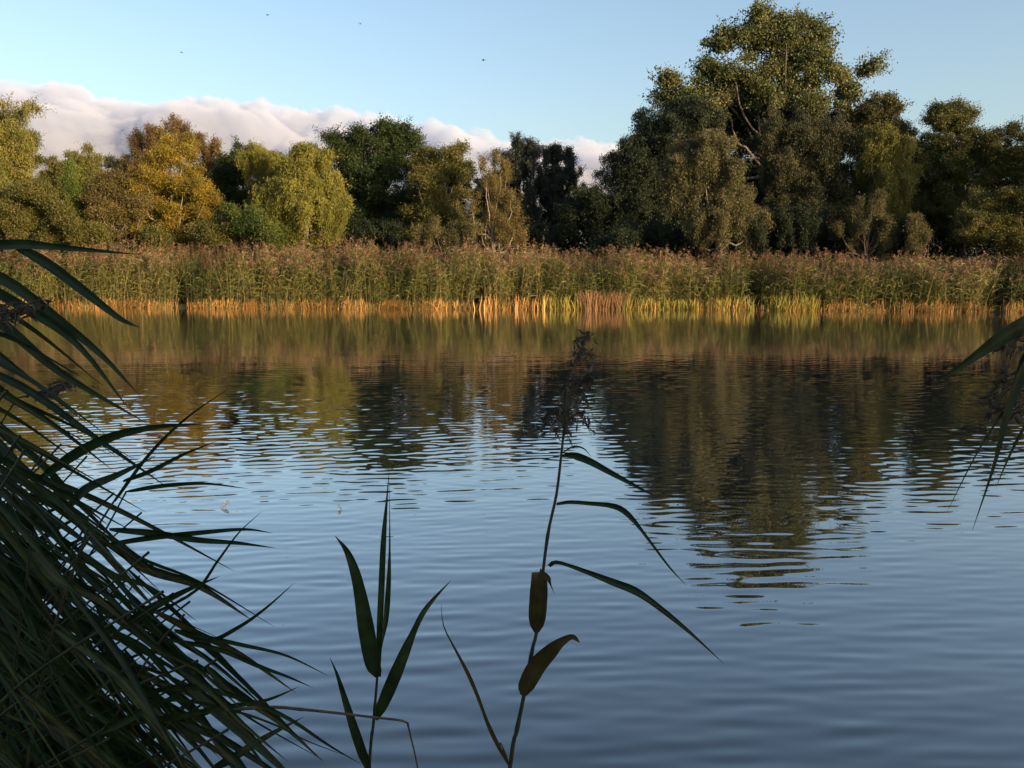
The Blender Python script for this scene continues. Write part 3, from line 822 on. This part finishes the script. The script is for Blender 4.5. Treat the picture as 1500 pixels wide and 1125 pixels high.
def fg_leaf_mat(name, cols, trans=.25):
    m = leaf_mat(name, cols, trans, .45, .35)
    nt = m.node_tree
    bs = next(n for n in nt.nodes if n.type == 'BSDF_PRINCIPLED')
    rp = next(n for n in nt.nodes if n.type == 'VALTORGB')
    tc = nt.nodes.new("ShaderNodeTexCoord")
    nz = nt.nodes.new("ShaderNodeTexNoise"); nz.inputs["Scale"].default_value = 34; nz.inputs["Detail"].default_value = 5
    nt.links.new(tc.outputs["Object"], nz.inputs["Vector"])
    mr = nt.nodes.new("ShaderNodeMapRange"); mr.inputs["From Min"].default_value = .3; mr.inputs["From Max"].default_value = .7
    mr.inputs["To Min"].default_value = .55; mr.inputs["To Max"].default_value = 1.35
    nt.links.new(nz.outputs["Fac"], mr.inputs["Value"])
    mu = nt.nodes.new("ShaderNodeVectorMath"); mu.operation = 'MULTIPLY'
    nt.links.new(rp.outputs[0], mu.inputs[0])
    cb = nt.nodes.new("ShaderNodeCombineXYZ")
    for k in range(3): nt.links.new(mr.outputs[0], cb.inputs[k])
    nt.links.new(cb.outputs[0], mu.inputs[1])
    nt.links.new(mu.outputs[0], bs.inputs["Base Color"])
    for n in nt.nodes:
        if n.type == 'BSDF_TRANSLUCENT': nt.links.new(mu.outputs[0], n.inputs[0])
    return m
M_FG = fg_leaf_mat("near_reed_leaf", [(.006, .018, .007), (.010, .028, .009), (.016, .037, .012), (.025, .044, .015), (.07, .055, .024)])
M_FG_DRY = fg_leaf_mat("near_reed_leaf_browning", [(.020, .022, .008), (.046, .040, .013), (.085, .068, .02)], .3)
M_FG_STEM = fg_leaf_mat("near_reed_stem", [(.014, .02, .012), (.028, .034, .018), (.05, .05, .028)], .0)
M_FG_DEAD = fg_leaf_mat("dead_reed_stem", [(.035, .03, .018), (.06, .052, .03), (.10, .085, .05)], .0)
M_FG_PLUME = fg_leaf_mat("near_reed_plume", [(.03, .027, .024), (.065, .056, .046), (.13, .11, .08)], .15)

def px(pts, Y, dY=None):
    n = len(pts)
    if dY is None: dY = [0] * n
    return np.array([P(p[0], p[1], Y + q) for p, q in zip(pts, dY)])

def stem_to_water(pts3):
    """continue the stem below its first point down into the shallow water"""
    a, b = pts3[0], pts3[1]
    d = norm(a - b)
    d = norm(d * np.array([.6, .6, 1]))
    k = (a[2] + .12) / max(-d[2], .3)
    foot = a + d * k
    mid = a + d * k * .5
    return np.vstack([[foot], [mid], pts3])

def stem_mesh(c, r0, r1, mat, parent, name="stem", nodes=7):
    n = 40
    s = spline(c, n)
    rr = np.linspace(r0, r1, n)
    rr = rr * (1 + .25 * (np.abs((np.linspace(0, nodes, n) % 1) - .5) > .44))
    V, Fq = tube(s, rr, 8)
    return mesh_obj(name, V, Fq, mat, parent, np.full(len(Fq), .5), smooth=True)

def plume(parent, base, top, spreadL, r, n=26, droop=.5, right=.6, mat=None, name="seed_head", width=.0024):
    """loose nodding panicle: thin strands carrying rows of slim spikelets"""
    G = Geo(); base = np.array(base); top = np.array(top); ax = top - base; LL = np.linalg.norm(ax)
    G.add(*tube(spline([base, (base + top) / 2 + r.normal(0, .02 * LL, 3), top], 8), np.linspace(.0018, .0006, 8), 5))
    for k in range(n):
        q = (k + .5) / n
        o = base + ax * q * .97
        a = r.normal(0.0, .9) if r.random() < right else math.pi + r.normal(0, .9)
        L = spreadL * (1.15 - .75 * q) * r.uniform(.6, 1.15)
        hd = np.array([math.cos(a), .5 * math.sin(a), 0.0]); up = norm(ax)
        e1 = o + hd * L * .3 + up * L * .5
        e2 = o + hd * L * .65 + up * L * (.62 - .2 * droop)
        e3 = o + hd * L * .95 + up * L * (.5 - .75 * droop * r.uniform(.5, 1.3))
        c = spline([o, e1, e2, e3], 12)
        G.add(*tube(c, np.linspace(.0008, .0004, 12), 4))
        m = r.integers(5, 9)
        for j in range(m):
            f = .30 + .70 * (j + r.random()) / m
            p = c[min(11, int(f * 11))] + r.normal(0, .0015, 3)
            d = norm(c[min(11, int(f * 11))] - c[max(0, int(f * 11) - 2)] + np.array([0, 0, -.25]) * .02 + r.normal(0, .006, 3))
            l = r.uniform(.010, .019)
            V, Fq = ribbons(np.array([[p, p + d * l * .45, p + d * l]]), np.array([[.3, 1, .1]]) * width * r.uniform(.7, 1.4), norm(np.cross(d, np.array([0, 1.0, .3])))[None])
            G.add(V, Fq, r.random())
    return G.build(name, mat or M_FG_PLUME, parent)

# --- the tall reed with a plume, centre
Yb = 1.45
sB = px([(747, 1125), (757, 1070), (768, 1016), (780, 950), (786, 925), (794, 850), (803, 780), (815, 725), (822, 668), (826, 630)], Yb)
sB = stem_to_water(sB)
rB = empty("reed_plant", sB[0]); tag(rB, "tall single reed with a feathery plume and three long leaves hanging to the right", "reed", "single reeds standing before the water")
stem_mesh(sB, .0042, .0020, M_FG_STEM, rB)
k_ = Yb / F
def wl(pxw, Y=1.45): return pxw * Y / F * 1.05
blade("leaf", px([(786, 926), (787, 900), (789, 868), (790, 838)], Yb, [0, -.01, -.012, -.01]), wl(26), M_FG_DRY, rB, prof=[.28, .75, .95, 1, 1, .98, .9, .85], fold=.12, tint=.35)["label"] = "broad browning leaf wrapped upright along the stem"
blade("leaf_tip", px([(790, 838), (802, 846), (806, 855), (812, 870)], Yb, [-.012, -.02, -.018, -.012]), wl(15), M_FG_DRY, rB, prof=[1, .7, .35, .12, .03], fold=.1, tint=.6)
blade("leaf", px([(767, 1018), (772, 1000), (787, 972), (806, 952), (822, 939), (838, 932), (849, 941)], Yb, [0, -.01, -.02, -.03, -.03, -.03, -.03]), wl(28), M_FG_DRY, rB, prof=[.3, .85, 1, 1, .85, .6, .4, .3, .05], fold=.15, tint=.45)["label"] = "broad browning leaf rising to the right"
blade("leaf", px([(804, 829), (815, 823), (845, 832), (895, 851), (930, 865), (962, 887), (1010, 926), (1060, 972)], Yb, [0, -.01, -.02, -.03, -.04, -.05, -.06, -.07]), wl(9), M_FG, rB, prof=[.6, .8, .6, .8, 1.2, 1.3, 1, .8, .4, .05], tint=.3, twist=.5)
blade("leaf", px([(815, 738), (835, 735), (865, 737), (900, 741), (922, 755), (950, 790), (980, 830), (1005, 857)], Yb, [0, .01, .02, .03, .03, .02, .01, .0]), wl(8), M_FG, rB, prof=[.6, .8, .8, .9, 1.2, 1.1, .6, .45, .3, .05], tint=.3)
blade("leaf", px([(822, 668), (838, 666), (862, 674), (895, 692), (930, 711), (965, 730)], Yb, [0, -.01, -.02, -.04, -.05, -.06]), wl(11), M_FG, rB, prof=[.3, .7, 1.1, 1, .8, .6, .35, .05], tint=.3)
blade("leaf", px([(824, 663), (840, 654), (855, 657), (866, 669)], Yb, [0, .01, .02, .02]), wl(3.5), M_FG, rB, prof=[.5, 1, .6, .1], tint=.3)
rr_ = np.random.default_rng(4)
ax_ = px([(826, 632), (830, 590), (838, 550), (850, 515), (859, 488)], Yb)
Vx, Fx = tube(spline(ax_, 16), np.linspace(.0020, .0006, 16), 6)
mesh_obj("seed_head_axis", Vx, Fx, M_FG_STEM, rB, np.full(len(Fx), .6), smooth=True)
plume(rB, P(826, 642, Yb), P(829, 606, Yb), .056, rr_, n=17, droop=.62, right=.66, width=.0036)
plume(rB, P(830, 596, Yb), P(837, 560, Yb), .034, rr_, n=9, droop=.7, right=.55, width=.0034)
plume(rB, P(838, 568, Yb), P(862, 548, Yb - .01), .026, rr_, n=14, droop=1.1, right=.95, width=.0044)
plume(rB, P(842, 540, Yb), P(852, 512, Yb), .028, rr_, n=9, droop=.35, right=.6, width=.0032)
plume(rB, P(852, 512, Yb), P(860, 486, Yb), .018, rr_, n=6, droop=.3, right=.5, width=.003)

# --- thin dry shoot rising from the same foot
sh = px([(747, 1122), (730, 1092), (714, 1058), (700, 1020), (685, 985), (667, 951), (650, 917), (646, 884)], Yb + .02)
rS = empty("reed_shoot", stem_to_water(sh)[0]); tag(rS, "thin curled dry shoot leaning left beside the foot of the plumed reed", "reed shoot")
stem_mesh(np.vstack([stem_to_water(sh)[:2], sh[:2]]), .0022, .0015, M_FG_DEAD, rS)
blade("leaf", sh, wl(7), M_FG_DRY, rS, prof=[.6, .9, 1, .7, .8, .9, .6, .35, .2, .05], tint=.5)

# --- reed with five pointed leaves
Ya = 1.5
sA = stem_to_water(px([(541, 1125), (547, 1060), (552, 1000), (556, 950), (560, 920)], Ya))
rA = empty("reed_plant", sA[0]); tag(rA, "short reed with two wide side leaves and two upright spear leaves, no plume", "reed", "single reeds standing before the water")
stem_mesh(sA, .0036, .0018, M_FG_STEM, rA)
blade("leaf", px([(554, 991), (546, 968), (537, 918), (529, 872), (520, 835), (508, 806), (491, 785)], Ya, [0, -.02, -.03, -.04, -.05, -.05, -.06]), wl(24, Ya), M_FG, rA, prof=[.35, .9, 1, 1, .85, .7, .6, .45, .25, .03], tint=.6)
blade("leaf", px([(550, 1054), (563, 1025), (580, 985), (600, 938), (618, 900), (636, 876), (660, 851)], Ya, [0, -.02, -.03, -.03, -.03, -.02, -.02]), wl(19, Ya), M_FG, rA, prof=[.35, .85, 1, 1, .8, .45, .42, .35, .2, .03], tint=.55)
blade("leaf", px([(555, 985), (556, 930), (559, 860), (562, 790), (566, 740), (570, 690)], Ya, [0, -.02, -.02, -.02, -.02, -.02]), wl(9, Ya), M_FG, rA, prof=[.5, .9, 1, 1, .9, .6, .25, .03], tint=.5)
blade("leaf", px([(556, 960), (563, 925), (567, 890), (570, 840), (571, 780), (570, 700)], Ya, [0, .01, .02, .02, .02, .02]), wl(8.5, Ya), M_FG, rA, prof=[.3, .3, .9, 1, .8, .35, .15, .03], tint=.4)
blade("leaf", px([(541, 1128), (529, 1095), (514, 1050), (503, 1015), (493, 985), (483, 963)], Ya, [0, -.01, -.02, -.02, -.03, -.03]), wl(15, Ya), M_FG, rA, prof=[.6, 1, 1, .8, .6, .4, .2, .03], tint=.5)

# --- broken stem
bc = px([(330, 1040), (400, 1036), (440, 1039), (480, 1043), (550, 1051), (585, 1055), (597, 1059)], 1.35)
bc2 = px([(597, 1059), (603, 1085), (609, 1110), (618, 1160)], 1.35)
rC = empty("broken_reed", bc[0]); tag(rC, "thin brown broken stalk lying level and snapped downwards at its end", "reed stalk")
stem_mesh(bc, .0030, .0016, M_FG_DEAD, rC, nodes=3)
stem_mesh(bc2, .0016, .0012, M_FG_DEAD, rC, name="snapped_end", nodes=1)

# --- left mass of reeds
MASS = "reeds of the dense mass at the left edge"
def clump_reed(i, u0, Yd, top, r, nl=8, plume_on=False, label=None, len_px=(240, 430), ang=(38, 66), wide=(8, 16)):
    ut, vt = top
    foot_v = 1350
    p = [(u0, foot_v), (u0 + (ut - u0) * .18, foot_v + (vt - foot_v) * .35), (u0 + (ut - u0) * .5, foot_v + (vt - foot_v) * .7), (ut, vt)]
    c = stem_to_water(px(p, Yd, [0, 0, -.03, -.05]))
    root = empty("reed_plant", c[0])
    where = "upper part" if top[1] < 640 else ("middle part" if top[1] < 920 else "low front")
    tag(root, label or "dark green leafy reed of the dense left mass, in its " + where, "reed", MASS)
    stem_mesh(c, .0038, .0018, M_FG_STEM, root)
    cs = spline(c[2:], 60)
    for k in range(nl):
        f = .22 + .76 * (k + r.uniform(.1, .9)) / nl
        b = cs[int(f * 59)]
        dep = b[1]
        L = r.uniform(*len_px) * dep / F * (1.0 if f < .85 else .8)
        an = R(r.uniform(*ang)) * (1.0 if (r.random() < .94 or top[1] < 640) else -.6)
        if an < 0: L *= .55
        if f > .9: an *= .75
        dx, dz = math.cos(an), -math.sin(an)
        yo = r.normal(0, .16) * L
        rot = R(r.uniform(-4, 12))
        d1 = np.array([math.cos(an - rot), 0, -math.sin(an - rot)])
        d2 = np.array([dx, 0, dz])
        sag = r.uniform(-.02, .06)
        p1 = b + d1 * L * .28 + np.array([0, yo * .3, 0]) + r.normal(0, .008 * L / .3, 3)
        p2 = b + d1 * L * .24 + d2 * L * .36 + np.array([0, yo * .7, 0])
        p3 = b + d1 * L * .22 + d2 * L * .78 + np.array([0, yo, -sag * L])
        blade("leaf", [b, p1, p2, p3], r.uniform(*wide) * dep / F, M_FG, root, side=norm(np.array([r.normal(0, .4), 1, r.normal(.2, .45)])),
              tint=float(np.clip(r.normal(.45, .2), 0, 1)), nseg=16, twist=r.normal(0, .4))
    if plume_on:
        e = c[-1]; d = norm(c[-1] - c[-2] * .999)
        d = norm(norm(c[-1] - c[-2]) + np.array([.9, 0, -.35]))
        plume(root, e, e + d * .11, .06, r, n=20, droop=1.0, right=.9, width=.0026)
    return root
r = np.random.default_rng(90)
tops = []
# front (upper) fan along the left edge and the slope of tips running down to the right
spec = [(-330, (-140, 330)), (-360, (-110, 400)), (-330, (-100, 470)), (-300, (-60, 520)), (-300, (-90, 560)), (-260, (-30, 590)), (-260, (0, 640)),
        (-300, (-60, 640)), (-230, (30, 690)), (-230, (60, 730)), (-200, (100, 745)), (-200, (20, 780)), (-150, (130, 800)), (-150, (80, 840)),
        (-120, (160, 860)), (-80, (190, 900)), (-150, (20, 880)), (-60, (150, 950)), (-20, (210, 970)), (-100, (60, 940)), (20, (180, 1030)), (60, (240, 1050)),
        (-250, (-40, 800)), (-220, (-50, 900)), (-180, (-10, 980)), (-60, (80, 1040)), (-10, (120, 1080)), (-350, (-120, 700)), (-300, (-100, 820)), (-280, (-80, 960)),
        (-150, (0, 1060)), (40, (160, 1110)), (-40, (90, 900)), (-120, (110, 1000)), (80, (260, 1110)), (-20, (60, 1120))]
spec = [(a, (b[0] + (100 if b[1] > 640 else 40), b[1])) for a, b in spec]
for q in range(14):
    tv = r.uniform(370, 620)
    spec.append((r.uniform(-420, -240), (r.uniform(-130, np.interp(tv, [370, 620], [-20, 40])), tv)))
for q in range(40):
    tv = r.uniform(620, 1120)
    spec.append((r.uniform(-300, 60), (r.uniform(-120, np.interp(tv, [600, 800, 1000, 1120], [110, 230, 330, 330])), tv)))
for i, (u0, tp) in enumerate(spec):
    Yd = r.uniform(1.15, 2.0)
    a = (40, 66) if tp[1] > 560 else (30, 62)
    clump_reed(i, u0, Yd, (tp[0] + r.normal(0, 10), tp[1] + r.normal(0, 12)), r, nl=12 if tp[1] < 1000 else 9, plume_on=(i in (2, 5)), ang=a)

# --- outlying blades of the left mass that stand clear against the water
def stray(label, stem_pts, leaves, Y):
    c = stem_to_water(px(stem_pts, Y))
    root = empty("reed_plant", c[0]); tag(root, label, "reed", MASS)
    stem_mesh(c, .0032, .0014, M_FG_STEM, root)
    for pts, w in leaves:
        blade("leaf", px(pts, Y, list(np.linspace(0, -.06, len(pts)))), wl(w, Y), M_FG, root, tint=r.uniform(.3, .6))
    return root
stray("reed whose top blade reaches level across the far reeds at left", [(-180, 1125), (-150, 800), (-90, 500), (-30, 370)],
      [([(-30, 362), (30, 357), (90, 362), (205, 373)], 14), ([(20, 358), (70, 385), (130, 430), (175, 465), (205, 480)], 17), ([(-60, 400), (20, 440), (110, 500), (190, 600)], 17),
       ([(-60, 390), (10, 410), (90, 470), (150, 520), (205, 580)], 18), ([(-70, 440), (0, 470), (90, 545), (215, 620)], 19)], 1.3)
stray("reed with one thin blade rising steeply right of the left mass", [(-60, 1125), (60, 900), (150, 760), (190, 700)],
      [([(168, 735), (215, 670), (270, 615), (345, 562)], 5), ([(60, 700), (115, 662), (170, 637), (230, 625), (300, 621)], 15), ([(180, 705), (220, 690), (270, 665), (320, 645)], 7)], 1.35)
stray("reed with a level arched blade touching the open water at mid height", [(-80, 1125), (50, 930), (140, 800), (185, 720)],
      [([(185, 720), (240, 711), (300, 708), (365, 716)], 7), ([(146, 800), (215, 788), (300, 779), (360, 775), (400, 781)], 9), ([(160, 775), (225, 780), (290, 790), (350, 795), (405, 803)], 12),
       ([(80, 890), (190, 905), (280, 870), (320, 820), (350, 780), (385, 748)], 5)], 1.4)
stray("reed with long low blades crossing behind the broken stalk", [(60, 1200), (150, 1080), (220, 960), (270, 900)],
      [([(256, 925), (305, 938), (350, 918), (390, 890), (432, 853)], 7), ([(255, 922), (300, 932), (360, 945), (420, 960), (485, 992)], 9), ([(240, 935), (320, 950), (380, 975), (420, 990), (460, 1008)], 10),
       ([(190, 1020), (270, 1005), (350, 1020), (420, 1050), (480, 1090), (530, 1120)], 11), ([(165, 1062), (250, 1050), (330, 1035), (390, 1025), (440, 1005)], 11), ([(180, 1035), (260, 1025), (340, 1040), (400, 1060), (450, 1085), (520, 1112)], 6)], 1.25)

# --- reed leaning in from the right edge
Yr = 1.2
sR = stem_to_water(px([(1640, 1125), (1610, 900), (1570, 650), (1530, 500), (1512, 440)], Yr))
rR = empty("reed_plant", sR[0]); tag(rR, "reed leaning in over the right edge with drooping plume and one broad blade", "reed", "single reeds standing before the water")
stem_mesh(sR, .0040, .0020, M_FG_STEM, rR)
blade("leaf", px([(1535, 455), (1500, 472), (1460, 497), (1415, 530), (1357, 569)], Yr, [0, -.02, -.03, -.03, -.02]), wl(25, Yr), M_FG, rR, prof=[.7, .95, 1, .95, .75, .5, .25, .03], tint=.6)
blade("leaf", px([(1530, 505), (1500, 552), (1470, 600), (1430, 665), (1388, 748)], Yr, [0, .01, .01, 0, 0]), wl(8, Yr), M_FG, rR, prof=[.7, 1.2, 1.6, 1, .5, .35, .25, .05], tint=.2)
blade("leaf", px([(1530, 490), (1497, 545), (1473, 610), (1456, 680), (1424, 778)], Yr, [0, -.01, -.02, -.02, -.02]), wl(15, Yr), M_FG, rR, prof=[.7, 1, 1, .8, .65, .4, .2, .03], tint=.4)
blade("leaf", px([(1530, 575), (1500, 625), (1478, 668), (1458, 716)], Yr, [0, -.01, -.01, -.01]), wl(6, Yr), M_FG, rR, tint=.3)
blade("leaf", px([(1515, 505), (1500, 525), (1490, 550), (1484, 562)], Yr, [0, .01, .01, .01]), wl(14, Yr), M_FG, rR, tint=.4)
for a, b, L in (((1520, 470), (1478, 508), .05), ((1528, 520), (1450, 600), .055), ((1535, 560), (1488, 605), .05)):
    plume(rR, P(*a, Yr), P(*b, Yr), L, rr_, n=9, droop=.9, right=.1, width=.0035)

# ------------------------------------------------------------------ floating feathers
M_FEATHER = noise_mat("feather_white", [(.3, (.62, .60, .56)), (.7, (.82, .80, .76))], 60, rough=.7)
def feather(u, v, size, rot, label):
    D = F * CAM_Z / (v - 403); c = P(u, v, D); c[2] = .002
    root = empty("feather", c); tag(root, label, "feather", "feathers floating on the lake")
    n = 12; t = np.linspace(0, 1, n)
    ax = np.stack([(t - .3) * size * math.cos(rot), (t - .3) * size * math.sin(rot), .002 + size * .95 * t ** 1.8], -1) + c
    w = size * .85 * np.sin(np.pi * np.clip(t, .02, .98)) ** .6
    sd = np.array([1.0, .15 * math.cos(rot), 0])
    V = []
    for s in (-1, -.5, 0, .5, 1):
        V.append(ax + sd[None] * (w * s * .5)[:, None] + np.array([0, 0, 1]) * (abs(s) * w * .05)[:, None])
    V = np.stack(V, 1).reshape(-1, 3)
    i = (np.arange(n - 1)[:, None] * 5 + np.arange(4)[None]).reshape(-1)
    mesh_obj("vane", V, np.stack([i, i + 1, i + 6, i + 5], -1), M_FEATHER, root, smooth=True)
    Vq, Fq = tube(np.vstack([ax[0] - np.array([math.cos(rot), math.sin(rot), 0]) * size * .3, ax]), np.linspace(size * .03, size * .01, n + 1), 5)
    mesh_obj("quill", Vq, Fq, M_FEATHER, root, smooth=True)
feather(328, 750, .048, .6, "small white curled feather floating near the left reeds")
feather(499, 753, .032, 2.3, "tiny white feather floating farther from the left reeds")

# ------------------------------------------------------------------ birds
M_BIRD = noise_mat("bird_plumage", [(.3, (.03, .03, .032)), (.7, (.07, .065, .06))], 9, rough=.7)
def bird(u, v, D, span, bank, flap, yaw, label):
    c = P(u, v, D)
    root = empty("flying_bird", c); tag(root, label, "bird", "birds flying over the lake")
    G = Geo()
    L = span * .55
    s = np.linspace(0, 1, 12)
    rad = span * .075 * np.interp(s, [0, .06, .16, .3, .5, .75, .9, 1], [.12, .5, .62, .95, 1, .6, .35, .5])
    body = np.stack([(s - .45) * L, 0 * s, .02 * span * np.sin(s * 3)], -1)
    V, Fq = tube(body, rad, 10); G.add(V, Fq)
    # tail fan
    tl = np.array([[[.5 * L, 0, 0], [.62 * L, 0, .004], [.72 * L, 0, .005]]])
    V, Fq = ribbons(tl, np.array([[.07, .12, .17]]) * span, np.array([[0, 1.0, 0]])); G.add(V, Fq)
    for sg in (-1, 1):
        q = np.linspace(0, 1, 9)
        lead = np.stack([-.10 * span + .16 * span * (q - .35) ** 2 * 1.2 + .05 * span * q, sg * q * span * .5 * math.cos(flap * .8), span * .5 * (math.sin(flap) * np.sin(q * 1.9) * .8 - .15 * q ** 2)], -1)
        ch = span * np.interp(q, [0, .2, .5, .8, 1], [.20, .19, .15, .09, .01])
        trail = lead + np.stack([ch, 0 * ch, -.05 * ch], -1)
        mid_ = (lead + trail) / 2 + np.array([0, 0, .012 * span])
        V = np.stack([lead, mid_, trail], 1).reshape(-1, 3)
        i = (np.arange(8)[:, None] * 3 + np.arange(2)[None]).reshape(-1)
        G.add(V, np.stack([i, i + 1, i + 4, i + 3], -1))
    o = G.build("body", M_BIRD, None, smooth=True)
    o.parent = root
    root.rotation_euler = (bank, 0, yaw)
bird(392, 22, 62, .42, .25, .35, .3, "small dark bird flying highest and leftmost of the upper pair")
bird(528, 35, 62, .42, -.2, .7, 1.9, "small dark bird with raised wings right of the upper pair")
bird(266, 77, 70, .42, .5, .3, .8, "faint bird flying just above the cloud bank")
bird(708, 88, 60, .46, -.1, .15, .1, "bird with level wings flying lowest and rightmost over the centre")
